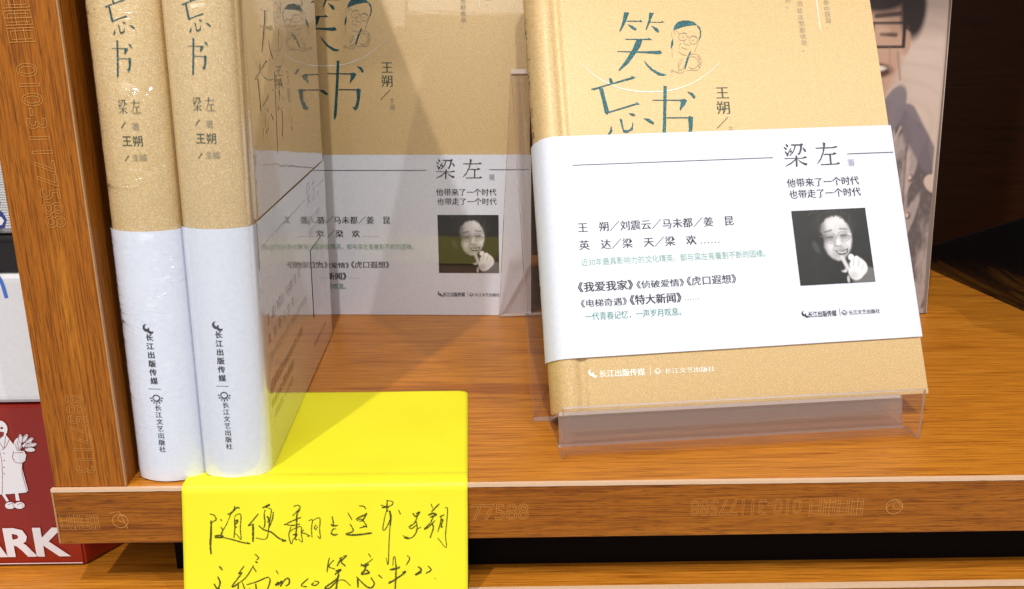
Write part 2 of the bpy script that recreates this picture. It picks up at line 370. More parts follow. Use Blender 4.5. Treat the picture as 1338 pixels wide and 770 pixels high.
HAND=[(3,[(-9820,-840),(-9700,-880),(-9640,-1020),(-9760,-1110),(-9810,-1140)]),(5,[(-9800,-1060),(-9830,-1450),(-9880,-1870),(-9880,-2190)]),(3,[(-9510,-1020),(-9460,-1070)]),(4,[(-9280,-850),(-9170,-820),(-8980,-650),(-8880,-650)]),(3.5,[(-9030,-580),(-9060,-710),(-9220,-890)]),(2,[(-9180,-870),(-9330,-1190),(-9500,-1460),(-9570,-1570)]),(2.5,[(-9520,-1270),(-9470,-1370),(-9500,-1530)]),(5,[(-9730,-1580),(-9530,-1560),(-9490,-1620),(-9730,-1630)]),(3.5,[(-9490,-1620),(-9140,-1720),(-8860,-1810),(-8640,-1850),(-8740,-1810)]),(3,[(-9070,-980),(-9080,-1330),(-9130,-1650)]),(2.5,[(-9070,-940),(-8940,-850),(-8860,-920),(-8910,-1330),(-8910,-1700),(-9020,-1560),(-9100,-1490)]),(4,[(-9060,-1100),(-8980,-1050),(-9000,-1140),(-9090,-1210)]),(4,[(-9080,-1300),(-9010,-1280)]),(3.5,[(-8320,-860),(-8430,-990),(-8610,-1200),(-8650,-1240),(-8530,-1220)]),(5,[(-8500,-1180),(-8520,-1470),(-8540,-1790)]),(4,[(-8180,-660),(-7950,-550),(-8080,-660)]),(3,[(-8100,-730),(-8140,-890),(-8130,-1160),(-8180,-1340)]),(2.5,[(-8000,-680),(-7910,-710),(-7940,-930),(-8010,-1250),(-8080,-1620),(-8190,-1710),(-8450,-1660)]),(3,[(-7850,-800),(-7890,-1030),(-8020,-1340)]),(4,[(-8060,-930),(-8010,-1020),(-8040,-1160)]),(4,[(-8330,-1250),(-8180,-1390),(-7950,-1480),(-7720,-1690),(-7520,-1770),(-7630,-1790)]),(2.5,[(-7220,-630),(-7070,-590),(-7010,-680),(-7170,-850),(-7260,-940)]),(4,[(-7020,-740),(-7120,-900),(-7160,-1360),(-7220,-1720)]),(3,[(-7540,-1240),(-7360,-1150),(-7060,-1020),(-7000,-1000)]),(3,[(-7520,-1220),(-7280,-1260),(-7040,-1220)]),(2.5,[(-7330,-1310),(-7410,-1580),(-7350,-1880),(-7270,-1680)]),(2.5,[(-7380,-1470),(-7210,-1360),(-7020,-1310),(-7020,-1540),(-7000,-1820),(-7120,-1720)]),(4,[(-7290,-1580),(-7160,-1560),(-7230,-1700),(-7160,-1750)]),(3,[(-6930,-1410),(-7020,-1500),(-6900,-1540),(-6780,-1610)]),(2.5,[(-6770,-1110),(-6650,-1090),(-6690,-1360),(-6690,-1680)]),(2.5,[(-6650,-1110),(-6460,-1020),(-6410,-1090),(-6440,-1410),(-6430,-1710),(-6520,-1620)]),(2.5,[(-6540,-1230),(-6600,-1360),(-6550,-1410),(-6500,-1300)]),(2.5,[(-6830,-1640),(-6740,-1610)]),(4,[(-9650,-2590),(-9560,-2730)]),(4,[(-9720,-2940),(-9660,-3180),(-9820,-3490)]),(4,[(-9850,-3180),(-9780,-3320),(-9680,-3350)]),(2.5,[(-9860,-3510),(-9590,-3470),(-9290,-3380)]),(3.5,[(-8870,-2600),(-9060,-2860),(-8960,-2840),(-9280,-3260),(-9200,-3270),(-9040,-3140)]),(4,[(-9090,-3210),(-9110,-3520)]),(3,[(-8510,-2200),(-8400,-2330),(-8470,-2400)]),(4,[(-8510,-2450),(-8440,-2500)]),(3,[(-8570,-2580),(-8850,-3000),(-9240,-3280)]),(3,[(-8590,-2630),(-8500,-2800)]),(3,[(-8960,-3140),(-8850,-3530)]),(3.5,[(-8830,-3230),(-8490,-3130),(-8150,-2990),(-8080,-3110),(-8180,-3390),(-8280,-3510)]),(3,[(-8730,-3340),(-8770,-3530)]),(4,[(-8540,-3200),(-8520,-3530)]),(3,[(-8760,-3410),(-8510,-3390)]),(2.5,[(-7870,-2760),(-7810,-2890)]),(4,[(-7930,-3260),(-7820,-3160),(-7890,-3280)]),(4,[(-7840,-3260),(-7710,-3120),(-7770,-3310)]),(4,[(-7770,-3310),(-7600,-3070),(-7480,-3050),(-7490,-3220),(-7600,-3290)]),(3.5,[(-6860,-3040),(-7100,-3270),(-6920,-3330)]),(3.5,[(-6690,-3180),(-6770,-3250),(-6650,-3280),(-6540,-3180),(-6680,-3130)]),(4,[(-9840,-3490),(-9870,-3700),(-9840,-3890)]),(4,[(-9110,-3520),(-9120,-3950)]),(4,[(-8770,-3530),(-8830,-3910)]),(4,[(-8520,-3530),(-8540,-3920)]),(3,[(-8280,-3510),(-8340,-3820),(-8420,-3770)]),(3.5,[(-6030,-980),(-6000,-1190),(-6010,-1300)]),(4,[(-6080,-1230),(-6010,-1300),(-5860,-1280)]),(3,[(-6080,-1510),(-6010,-1400),(-5930,-1400)]),(4.5,[(-6100,-1530),(-6010,-1600),(-5880,-1580)]),(3,[(-5180,-640),(-5030,-660),(-4970,-750)]),(2.5,[(-5540,-860),(-5410,-1110)]),(4,[(-5290,-1090),(-5180,-1020),(-4980,-930),(-4960,-910),(-5070,-1110),(-5190,-1160)]),(3,[(-5270,-1130),(-5110,-1090),(-4960,-1340),(-5080,-1300)]),(2.5,[(-4960,-1320),(-5200,-1380)]),(3.5,[(-5480,-1240),(-5390,-1470),(-5620,-1580),(-5420,-1630)]),(5,[(-5620,-1580),(-5340,-1610),(-4810,-1550)]),(2.5,[(-4500,-620),(-4320,-670),(-4160,-630),(-4120,-520),(-4290,-470)]),(3.5,[(-4290,-450),(-4310,-720),(-4290,-850)]),(4,[(-4470,-710),(-4240,-690)]),(2.5,[(-4310,-760),(-4400,-1080),(-4460,-1440),(-4360,-1400),(-4200,-1030),(-4230,-850)]),(5,[(-4230,-810),(-4200,-1010),(-4230,-1310)]),(2.5,[(-4230,-1310),(-4280,-1860),(-4330,-2600),(-4390,-2390)]),(2.5,[(-3950,-790),(-3890,-930),(-3930,-860)]),(4,[(-3510,-910),(-3410,-1020),(-3290,-870),(-3410,-930)]),(3.5,[(-3370,-1020),(-3460,-1230),(-3630,-1360),(-3550,-1410),(-3400,-1300)]),(3,[(-3400,-1180),(-3390,-1460),(-3520,-1690),(-3720,-1750),(-3840,-1640)]),(6,[(-3800,-1710),(-3660,-1730)]),(2.5,[(-3430,-1460),(-3260,-1370)]),(2.5,[(-2930,-600),(-2880,-760)]),(3.5,[(-2670,-600),(-2840,-780),(-2920,-870)]),(5,[(-3030,-980),(-2880,-920),(-2780,-970),(-2970,-1050)]),(3.5,[(-2870,-1030),(-2970,-1240),(-3160,-1440),(-3020,-1370),(-2810,-1150)]),(3.5,[(-2910,-1240),(-2880,-1420),(-2990,-1740)]),(3,[(-2620,-990),(-2650,-1240),(-2740,-1540)]),(3,[(-2670,-1040),(-2520,-970)]),(3.5,[(-2650,-1170),(-2570,-1130),(-2630,-1360),(-2570,-1380)]),(2.5,[(-2500,-740),(-2420,-770),(-2450,-1200),(-2500,-1660),(-2490,-2070),(-2750,-1740)]),(3,[(-6170,-2360),(-6230,-2570),(-6270,-2850)]),(3,[(-6040,-2440),(-6210,-2640),(-6090,-2720),(-6010,-2740)]),(3.5,[(-5810,-2390),(-5950,-2650)]),(4,[(-5620,-2300),(-5810,-2490),(-5680,-2650)]),(3,[(-5870,-2390),(-5620,-2280)]),(5,[(-6000,-2810),(-5830,-2770),(-6030,-2930)]),(4.5,[(-5910,-2790),(-5950,-3050),(-6340,-3350),(-6220,-3380),(-5960,-3140)]),(5,[(-5920,-2950),(-5990,-3330),(-6060,-3570)]),(2.5,[(-5980,-3140),(-5750,-3120),(-5530,-3320)]),(3,[(-4940,-2240),(-4870,-2360)]),(2.5,[(-4810,-2410),(-4980,-2550),(-5210,-2660)]),(5,[(-5190,-2590),(-5070,-2660),(-4940,-2590)]),(5,[(-5020,-2550),(-5070,-2780),(-5180,-2920),(-4940,-2880),(-5030,-2780)]),(4.5,[(-5310,-3040),(-5310,-3370)]),(4,[(-5350,-3010),(-5180,-3200),(-5020,-3350),(-4880,-3380),(-4790,-3230),(-4900,-3040)]),(3.5,[(-4650,-2950),(-4530,-3070)]),(2.5,[(-4190,-2650),(-4150,-2370),(-4100,-2420),(-4090,-2800)]),(6,[(-4280,-2790),(-4090,-2750),(-3960,-2700)]),(4,[(-4080,-2610),(-4100,-3030),(-4150,-3600)]),(4.5,[(-4270,-3170),(-4320,-3240),(-4100,-3100),(-3850,-2920),(-3790,-2850),(-3890,-2890)]),(3,[(-3720,-2310),(-3650,-2430),(-3760,-2640)]),(4.5,[(-3390,-2690),(-3290,-2810),(-3480,-2970),(-3270,-2880)]),(3.5,[(-3080,-2670),(-2980,-2810),(-3150,-2930)]),(3,[(-2870,-3090),(-2850,-3110)])]
NAME_GLYPH=[[(9806,7694),(9847,7691),(9914,7608),(9891,7564),(9840,7576)],[(9716,7588),(9756,7567),(9844,7493),(9811,7448),(9751,7494)],[(9815,7189),(9762,7340),(9734,7379),(9767,7414),(9843,7308),(9947,7468),(9993,7539),(10011,7501),(9908,7341),(9858,7215)],[(10022,7667),(10395,7662),(10449,7705),(10508,7646),(10454,7603),(10019,7630)],[(10394,7639),(10465,7635),(10422,7448),(10338,7264),(10274,7240),(10226,7298),(10288,7299),(10349,7439)],[(10154,7631),(10216,7627),(10155,7478),(10062,7327),(9930,7210),(9911,7234),(10055,7383),(10125,7498)],[(9953,7398),(10017,7431),(10036,7398),(9979,7327),(9950,7361)],[(10460,7543),(10568,7448),(10593,7364),(10541,7344),(10484,7435)],[(9687,7123),(10391,7113),(10530,7178),(10598,7109),(10378,7086),(9685,7100)],[(10149,7220),(10210,7198),(10204,7115),(10172,6775),(10109,6765),(10129,7069)],[(10119,7078),(10160,7067),(9952,6895),(9697,6795),(9698,6818),(9923,6933)],[(10192,7079),(10360,6948),(10583,6875),(10526,6804),(10456,6832),(10307,6938)],[(10985,7497),(11701,7499),(11787,7545),(11876,7493),(11709,7462),(10984,7465)],[(11299,7713),(11400,7665),(11347,7470),(11270,7248),(11130,6994),(10986,6855),(10967,6870),(11124,7063),(11242,7305),(11299,7538)],[(11279,7234),(11622,7232),(11698,7287),(11808,7229),(11671,7196),(11278,7202)],[(11495,7198),(11558,7199),(11544,6834),(11483,6838)],[(11108,6829),(11721,6833),(11807,6888),(11886,6827),(11750,6799),(11107,6796)]]
# ------------------------------------------------------------------ the bookcase
case = empty('bookcase', (.09, 0, -.06))
tag(case, 'orange-brown wood laminate bookcase whose boards carry all the books', 'bookcase')
def in_case(o): o.parent = case; o.matrix_parent_inverse = Matrix.Translation((-.09, 0, .06)); return o
XL, XR = -.1465, .36
b = in_case(box('shelf_board', (XL, 0, -.0192), (XR, .30, 0), W_EDGE, bev=.0003))
# lighter skin on the board: light on its top is put into the colour
top = in_case(box('board_surface', (XL+.0004, .0012, -.0002), (XR, .2995, .0001), W_TOP, bev=0))
def banding(name, lo, hi, mt=None):
    # slightly ragged pale strip along an exposed board edge
    L = max(range(3), key=lambda i: hi[i]-lo[i]); n = 150; V = []; F = []
    o = [i for i in range(3) if i != L]
    for i in range(n+1):
        t = lo[L]+(hi[L]-lo[L])*i/n
        j = .00013*noise.noise(Vector((t*260, 3.1, lo[o[0]]*50)))+.00006*noise.noise(Vector((t*1500, 8, 1)))
        for (a, c) in ((lo[o[0]], lo[o[1]]+j), (hi[o[0]], lo[o[1]]+j), (hi[o[0]], hi[o[1]]), (lo[o[0]], hi[o[1]]+j*.5)):
            p = [0, 0, 0]; p[L] = t; p[o[0]] = a; p[o[1]] = c; V.append(tuple(p))
    for i in range(n):
        for k in range(4): F.append((4*i+k, 4*i+(k+1) % 4, 4*i+4+(k+1) % 4, 4*i+4+k))
    F += [(0, 1, 2, 3), (4*n, 4*n+3, 4*n+2, 4*n+1)]
    return in_case(new(name, V, F, mt or STRIP))
banding('edge_strip', (XL-.0003, -.0003, -.0009), (XR, .0010, .0002))
banding('edge_strip', (XL-.0003, -.0002, -.0188), (XL+.0002, .0006, -.0011), STRIP_D)
dv = in_case(box('divider_board', (-.1462, .0011, .0002), (-.1240, .30, .460), W_DIV, bev=.0003))
banding('edge_strip', (-.1242, .0007, .0004), (-.1238, .0018, .460), STRIP_D)
ct = box('counter_top', (-.40, .0030, -.058), (.42, .30, -.040), W_TOP, bev=.0004); ct['kind'] = 'structure'; ct['label'] = 'wood laminate counter board the bookcase and the red box stand on'
es = banding('edge_strip', (-.40, .0022, -.0411), (.42, .0036, -.0396)); es.parent = ct; es.matrix_parent_inverse = Matrix()
in_case(box('upper_board', (XL, 0, .460), (XR, .30, .479), W_EDGE, bev=.0004))
in_case(box('added_shade_rail', (.05, .001, .400), (.3375, .005, .4598), W_EDGE, bev=.0004))  # unseen board added to shade the top of the portrait book
sg = in_case(box('added_shade_board', (.078, .0005, .326), (.138, .0035, .402), W_EDGE, bev=.0004))  # unseen board added to keep the left spot off the portrait book
in_case(box('side_board', (.338, .0011, .0002), (.3598, .30, .4598), W_DIV, bev=.0004))
in_case(box('back_panel', (-.1238, .292, .0003), (.3378, .2995, .4598), W_BACK, bev=0))
in_case(box('gap_shade', (-.118, .0170, -.0398), (.35, .28, -.0194), GAP_SHADE, bev=0))  # black block filling the gap under the shelf, stands in for its shade

# film maker's stamping pressed into the laminate
def glyph_block(P, x0, y0, w, h, n=4, flip=False):
    # illegible box-like characters of the stamp, drawn as fine outlines
    st = h*.024
    for k in range(n):
        a = x0+w*k/n; bb = x0+w*(k+.82)/n
        P.line([(a, y0), (bb, y0), (bb, y0+h), (a, y0+h), (a, y0)], st)
        for q in ((.3, .62), (.5, .78), (.25, .45, .7), (.4, .8))[k % 4]: P.line([(a, y0+h*q), (bb, y0+h*q)], st)
        if k % 2: P.line([((a+bb)/2, y0), ((a+bb)/2, y0+h)], st)
        a2 = a+(bb-a)*.2; b2 = a+(bb-a)*.8
        P.line([(a2, y0+h*.12), (b2, y0+h*.12), (b2, y0+h*.88), (a2, y0+h*.88), (a2, y0+h*.12)], st*.8)
def stamp(length, full=True):
    P = Print()
    P.text('010-31177588', length*.0, length, 0, style='outline', size=.0078)
    return P
def front(y): return lambda a, b, l: (a, y-.00005-l, b)
def place(P, x0, z0, ang, mir=1):
    c, s = math.cos(ang), math.sin(ang)
    for v in P.V:
        x, y = v.x*mir, v.y; v.x, v.y = x0+x*c-y*s, z0+x*s+y*c
    return P
P = place(stamp(.0600), .1128, -.0070, math.pi+.004)
Q = Print(); glyph_block(Q, .0902, -.0127, .0178, .0060); Q.ring(.1172, -.0098, .0026, .00022); Q.ring(.1180, -.0094, .0013, .0002, a0=40, a1=320); Q.line([(.1145, -.0105), (.1172, -.0072), (.1200, -.0102)], .0002)
P2 = Print(); V, F = text_verts('010-31177588', 'outline'); a0, a1, l0, l1 = bounds(V)
P2.text('177588', -.0192, .0012, -.0125, style='outline', size=.0078)
P3 = Print(); glyph_block(P3, -.1455, -.0140, .0125, .0052); P3.ring(-.1268, -.0112, .0024, .0002); P3.ring(-.1262, -.0104, .0012, .0002, a0=30, a1=300); P3.line([(-.1300, -.0085), (-.1268, -.0078), (-.1248, -.0140)], .0002)
# the long number is shortened to where it stands on the board
P = Print(); P.text('010-31177588', 0, .0345+.0007, 0, style='outline', size=.0078); place(P, .0876, -.0066, math.pi+.004)
for v in Q.V: pass
for k, pp in enumerate((P, Q, P2, P3)): in_case(pp.build('stamp_mark', front(0), STAMP))
D = Print(); D.text('010-31177588', 0, .0455, 0, style='outline', size=.0080); place(D, -.1375, .1278, -math.pi/2+.035)
in_case(D.build('stamp_mark', front(.0010), STAMP))
D = Print(); glyph_block(D, 0, 0, .022, .0072, 5); place(D, -.1390, .1545, -math.pi/2+.035); in_case(D.build('stamp_mark', front(.0010), STAMP))
D = Print(); D.text('88577113', 0, .0262, 0, style='outline', size=.0080); place(D, -.1385, .0312, -math.pi/2+.01); in_case(D.build('stamp_mark', front(.0010), STAMP))

# ------------------------------------------------------------------ the book, in its own frame:
# x from the spine across the cover, y through the thickness (front cover at y=0), z up
W_, T_, H_ = .1412, .0205, .212
def arc(y): 
    t = min(1, max(0, y/T_)); return .0076-.0051*math.sin(math.pi*t)**.62
def outer_path():
    p = [(W_, 0), (W_*.6, 0), (.0162, 0), (.0152, .0001), (.0144, .0008), (.0134, .0013), (.0124, .0011), (.0115, .0003), (.0106, 0), (.0096, -.0002), (.0086, -.0002)]
    p += [(arc(T_*i/18), T_*i/18) for i in range(1, 18)]
    q = [(x, T_-y) for x, y in p[:11]][::-1]
    return p+q
def cover(parent, mat):
    P = [Vector(p) for p in outer_path()]; n = len(P); th = .0021; V = []; F = []; I = []
    for i in range(n):
        t = (P[min(i+1, n-1)]-P[max(i-1, 0)]).normalized(); N = Vector((t.y, -t.x))
        I.append(P[i]-N*(-1)*th if False else P[i]+N*-1*-th)
    # inward normal: towards the book's middle
    mid = Vector((W_*.5, T_/2))
    for i in range(n):
        t = (P[min(i+1, n-1)]-P[max(i-1, 0)]).normalized(); N = Vector((t.y, -t.x))
        if abs(P[i].y-T_/2) > 1e-6 and P[i].x > .0080: s = 1 if (N.y > 0) == (P[i].y < T_/2) else -1
        else: s = 1 if N.x > 0 else -1
        I[i] = P[i]+N*s*th
    zs = [0, .0006, H_-.0006, H_]; ins = [.0006, 0, 0, .0006]
    for i in range(n):
        d = (I[i]-P[i]).normalized()
        for z, k in zip(zs, ins):
            q = P[i]+d*k*.6; V.append((q.x, q.y, z))
        V += [(I[i].x, I[i].y, H_), (I[i].x, I[i].y, 0)]
    for i in range(n-1):
        a, c = i*6, i*6+6
        for k in range(6): F.append((a+k, a+(k+1) % 6, c+(k+1) % 6, c+k))
    F.append(tuple(range(5, -1, -1))); e = (n-1)*6; F.append(tuple(range(e, e+6)))
    o = new('cover', V, F, mat, parent); shade(o, 50); return o
def spine_fn(eps):
    def f(a, b, l):
        y = T_-a; return (arc(y)-eps-l, y, b)
    return f
def front_fn(eps): return lambda a, b, l: (a, -eps-l, b)
U = 1e-5
def u(L): return [(a*U, b*U) for a, b in L]
def bird(P, x, y, s):
    for (cx, cy, r, a0) in ((x, y, .5, 100), (x+.45, y-.35, .42, 130)):
        pts = []
        for i in range(13): an = math.radians(a0+i*15); pts.append((x+(cx-x)*s+math.cos(an)*r*s, y+(cy-y)*s+math.sin(an)*r*s))
        for i in range(12, -1, -1): an = math.radians(a0+i*15); pts.append((x+(cx-x)*s+math.cos(an)*r*s*.75+.16*s, y+(cy-y)*s+math.sin(an)*r*s*.7+.16*s))
        P.poly(pts)
def sun(P, x, y, s):
    P.ring(x, y, s*.55, s*.16, 20); P.ring(x, y-s*.05, s*.40, s*.10, 12, a0=200, a1=340)
    for k in range(7):
        a = math.radians(180+k*30); P.line([(x+math.cos(a)*s*.75, y+math.sin(a)*s*.75), (x+math.cos(a)*s*1.02, y+math.sin(a)*s*1.02)], s*.2)
def imprint_row(P, x0, x1, y, h):
    # publisher's line: bird, brush lettering, rule, sun mark, small lettering
    w = x1-x0
    bird(P, x0+h*.45, y+h*.62, h*.85)
    P.text('长江出版传媒', x0+w*.085, x0+w*.445, y+h*.05, size=h*.95, style='bold')
    P.rect(x0+w*.485, y-h*.1, x0+w*.489, y+h*1.05)
    sun(P, x0+w*.545, y+h*.45, h*.48)
    P.text('长江文艺出版社', x0+w*.60, x1, y+h*.08, size=h*.72)
def cover_art(parent, fn, sx=1):
    P = Print()
    for g in GLYPH: P.poly(u(g))
    P.build('title_lettering', fn, FOIL, parent)
    P = Print()
    for g in HAIR: P.poly(u(g))
    P.build('portrait_hair', fn, FOIL, parent)
    P = Print()
    for g in SKETCH: P.line(smooth_path(u(g), 4), .00022)
    P.build('portrait_sketch', fn, INK_V, parent)
    P = Print(); P.line(smooth_path(u(ARC), 5), .00042, taper=True); P.build('white_arc', fn, INK_W, parent)
    P = Print(); P.rect(.1186, .1447, .1189, .1950); P.build('white_rule', fn, INK_W, parent)
    P = Print()
    P.char('王', .0758, .1189, .0056); P.char('朔', .0756, .1128, .0058); P.line([(.0769, .1089), (.0721, .1043)], .00028)
    P.build('author_lettering', fn, INK_G, parent)
    P = Print(); P.column('主编', .0775, .1055, .0995, .0026)
    P.column('却以悲剧收场。', .1113, .1546, .1352, .0026, slope=0)
    P.column('最后', .1118, .1605, .1548, .0026); P.column('中获益，', .1226, .1552, .1452, .0026); P.column('命', .1227, .1580, .1553, .0026); P.column('的。', .1070, .1590, .1540, .0026)
    P.build('blurb_lettering', fn, INK_V, parent)
    P = Print(); imprint_row(P, .0152, .0615, .0118, .0029); P.build('imprint_lettering', fn, INK_W, parent)
def lerp(a, b, t): return a+(b-a)*t
def sst(a, b, x):
    t = min(1, max(0, (x-a)/(b-a))); return t*t*(3-2*t)
def ell(x, y, cx, cy, rx, ry, soft, rot=0):
    c, s = math.cos(rot), math.sin(rot); dx, dy = x-cx, y-cy
    X, Y = (dx*c+dy*s)/rx, (-dx*s+dy*c)/ry
    return 1-sst(1-soft, 1+soft, math.sqrt(X*X+Y*Y))
def seg(x, y, x0, y0, x1, y1, w, soft=.6):
    dx, dy = x1-x0, y1-y0; t = max(0, min(1, ((x-x0)*dx+(y-y0)*dy)/(dx*dx+dy*dy+1e-9)))
    d = math.hypot(x-x0-t*dx, y-y0-t*dy); return 1-sst(w*(1-soft), w*(1+soft), d)
FACE = [(.355, .29), (.37, .20), (.46, .115), (.57, .085), (.65, .10), (.70, .16), (.74, .24), (.765, .33), (.765, .43), (.74, .53), (.70, .61), (.63, .68), (.55, .705), (.47, .665), (.41, .60), (.375, .51), (.385, .42), (.375, .34)]
def polysoft(x, y, P, w):
    inside = False; d = 9; n = len(P)
    for i in range(n):
        (x0, y0), (x1, y1) = P[i], P[(i+1) % n]
        if (y0 > y) != (y1 > y) and x < (x1-x0)*(y-y0)/(y1-y0)+x0: inside = not inside
        dx, dy = x1-x0, y1-y0; t = max(0, min(1, ((x-x0)*dx+(y-y0)*dy)/(dx*dx+dy*dy)))
        d = min(d, math.hypot(x-x0-t*dx, y-y0-t*dy))
    return sst(-w, w, d if inside else -d)
def small_photo(x, v):
    y = 1-v; g = .045+.02*noise.noise(Vector((x*6, y*6, 1)))
    g = lerp(g, .22, .5*seg(x, y, .22, .07, .29, .01, .008)); g = lerp(g, .2, .4*seg(x, y, .30, .05, .36, .01, .008))
    g = lerp(g, .15, ell(x, y, .27, .50, .04, .09, .4, -.4))
    # sleeve, collar
    g = lerp(g, .30, ell(x, y, .92, 1.0, .22, .20, .12, .5))
    g = lerp(g, .75, ell(x, y, .60, .82, .05, .035, .3, .5)); g = lerp(g, .65, ell(x, y, .645, .95, .018, .05, .3))
    # face
    g = lerp(g, .13+.10*noise.noise(Vector((x*40, y*8, 3))), .8*ell(x, y, .56, .20, .26, .20, .35))
    f = polysoft(x, y, FACE, .022)
    lit = .68-.26*sst(.46, .37, x)-.10*sst(.60, .72, y)+.10*ell(x, y, .58, .20, .12, .10, .9)
    lit += .10*ell(x, y, .47, .52, .07, .06, .9)+.12*ell(x, y, .70, .48, .05, .06, .9)-.22*ell(x, y, .46, .385, .085, .045, .8)-.20*ell(x, y, .66, .37, .075, .045, .8)
    lit -= .16*ell(x, y, .60, .60, .14, .07, .7); lit += .10*ell(x, y, .56, .67, .05, .025, .8); lit += .10*ell(x, y, .565, .42, .018, .09, .8)
    lit += .07*noise.noise(Vector((x*9, y*9, 5)))
    g = lerp(g, lit, f)
    for k in range(26):                                                   # strands over the forehead
        t = k/25; g = lerp(g, .06, .55*seg(x, y, .36+.36*t, .10-.05*math.sin(3.1*t), .35+.39*t+.01*math.sin(k*7), .20-.11*math.sin(3.1*t)+.012*math.sin(k*5), .007))
    g = lerp(g, .22, .7*seg(x, y, .41, .305, .50, .285, .012)); g = lerp(g, .26, .6*seg(x, y, .62, .27, .71, .28, .012))
    for cx, cy in ((.47, .39), (.655, .375)):
        r = math.hypot((x-cx)/.085, (y-cy)/.070); g = lerp(g, .34, .6*(1-sst(.0, .11, abs(r-1)))*f if r else 0)
        g = lerp(g, .18, .75*seg(x, y, cx-.035, cy-.01, cx+.035, cy-.015, .010))
    g = lerp(g, .85, .8*seg(x, y, .72, .335, .755, .355, .010)); g = lerp(g, .3, .6*seg(x, y, .34, .36, .39, .375, .008))
    g = lerp(g, .35, .7*seg(x, y, .54, .50, .60, .505, .012)); g = lerp(g, .40, .5*seg(x, y, .53, .45, .515, .49, .010))
    g = lerp(g, .92, .5*ell(x, y, .585, .44, .025, .06, .6))
    g = lerp(g, .14, .9*polysoft(x, y, [(.51, .552), (.56, .572), (.62, .572), (.695, .535), (.68, .59), (.62, .628), (.56, .615)], .008))
    g = lerp(g, .82, .9*polysoft(x, y, [(.54, .572), (.62, .582), (.675, .56), (.66, .59), (.61, .602), (.56, .594)], .006))
    g = lerp(g, .60, .6*seg(x, y, .555, .632, .65, .628, .010))
    g = lerp(g, .45, .4*seg(x, y, .525, .49, .495, .55, .012)); g = lerp(g, .45, .35*seg(x, y, .66, .47, .70, .52, .010))
    g = lerp(g, .04, ell(x, y, .55, .77, .085, .06, .3, .2))
    # fist and pointing finger under the chin
    g = lerp(g, .84, ell(x, y, .775, .815, .115, .155, .10, .35)); g = lerp(g, .82, ell(x, y, .84, .80, .08, .10, .15))
    g = lerp(g, .88, ell(x, y, .72, .66, .040, .045, .2)); g = lerp(g, .86, ell(x, y, .79, .685, .036, .042, .2))
    g = lerp(g, .74, seg(x, y, .60, .655, .655, .80, .026)); g = lerp(g, .25, .6*seg(x, y, .672, .66, .68, .79, .008))
    g = lerp(g, .5, .5*seg(x, y, .755, .67, .735, .77, .008)); g = lerp(g, .52, .5*seg(x, y, .82, .70, .80, .78, .008)); g = lerp(g, .55, .5*ell(x, y, .72, .90, .06, .05, .8)); g = lerp(g, .6, .4*seg(x, y, .87, .76, .84, .83, .008))
    g = min(.9, max(.03, g)); g = g**1.7
    return (g*1.0, g*.99, g*1.02)
def band(parent, mat, hb, z0, shear, e=.0005):
    p = [(W_-.012, .00236), (W_+.0002, .00234), (W_+.0007, .0014), (W_+.0005, -.0003), (W_-.0015, -e), (.0125, -e-.0001), (.0090, -e-.0001)]
    p += [(arc(T_*i/18)-e, T_*i/18) for i in range(0, 19)]
    p += [(.0090, T_+e), (W_-.0015, T_+e), (W_+.0006, T_+.0002), (W_+.0004, T_-.0023), (W_-.012, T_-.0024)]
    o = sheet_strip('paper_band', p, z0, z0+hb, mat, parent, shear); shade(o, 40)
    eb = e+.00022+.0001+.00012
    fn = lambda a, b, l: (a, -eb-l, z0+b+shear*a)
    P = Print(); P.rect(.0151, .07155, .0924, .07180); P.rect(.1222, .0719, .1429-.002, .07215)
    P.build('rule_line', fn, INK, o)
    P = Print()
    [P.poly(u(g)) for g in NAME_GLYPH]
    P.text('他带来了一个时代', .0967, .1254, .0599, size=.0037); P.text('也带走了一个时代', .0970, .1255, .0554, size=.0037)
    P.text('王　朔／刘震云／马未都／姜　昆', .0153, .0743, .0462, size=.0040); P.text('英　达／梁　天／梁　欢 ……', .0153, .0680, .0395, size=.0040)
    P.text('《我爱我家》', .0136, .0340, .0240, size=.0039, style='bold'); P.text('《侦破爱情》', .0352, .0530, .0241, size=.0031); P.text('《虎口遐想》', .0540, .0728, .0242, size=.0037)
    P.text('《电梯奇遇》', .0142, .0312, .0183, size=.0031); P.text('《特大新闻》', .0322, .0515, .0183, size=.0039, style='bold'); P.text('……', .0527, .0580, .0187, size=.003)
    P.build('band_lettering', fn, INK, o)
    P = Print(); P.char('著', .1233, .0685, .0031, style='song'); P.build('small_lettering', fn, INK_GR, o)
    P = Print(); P.text('近30年最具影响力的文化精英，都与梁左有着割不断的因缘。', .0156, .0850, .0335, size=.0030, style='regular'); P.build('green_lettering', fn, INK_PT, o)
    P = Print(); P.text('一代青春记忆，一声岁月叹息。', .0154, .0509, .0134, size=.0032); P.build('green_lettering', fn, INK_T, o)
    P = Print(); imprint_row(P, .0960, .1264, .0096, .0025); P.build('imprint_lettering', fn, INK, o)
    ph = picture('portrait_photo', .0293, .0287, 108, 104, small_photo, lambda a, b, l: fn(a+.0970, b+.0216, l), PRINT, o)
    # spine lettering on the band
    sp = lambda a, b, l: (lambda y: (arc(y)-e-.00022-.00016-l, y, z0+b))(T_-a)
    P = Print(); bird(P, .0090, .0508, .0024)
    P.column('长江出版传媒', .0095, .0492, .0325, .0023, 'bold', slope=.0)
    P.rect(.0074, .03110, .0112, .03125); sun(P, .0096, .0282, .0019)
    P.column('长江文艺出版社', .0098, .0262, .0100, .0021)
    P.build('spine_imprint', sp, INK, o)
    return o
def pages(parent):
    return box('page_block', (.0088, .0024, .0030), (W_-.0035, T_-.0024, H_-.0030), PAGES, parent, bev=0)
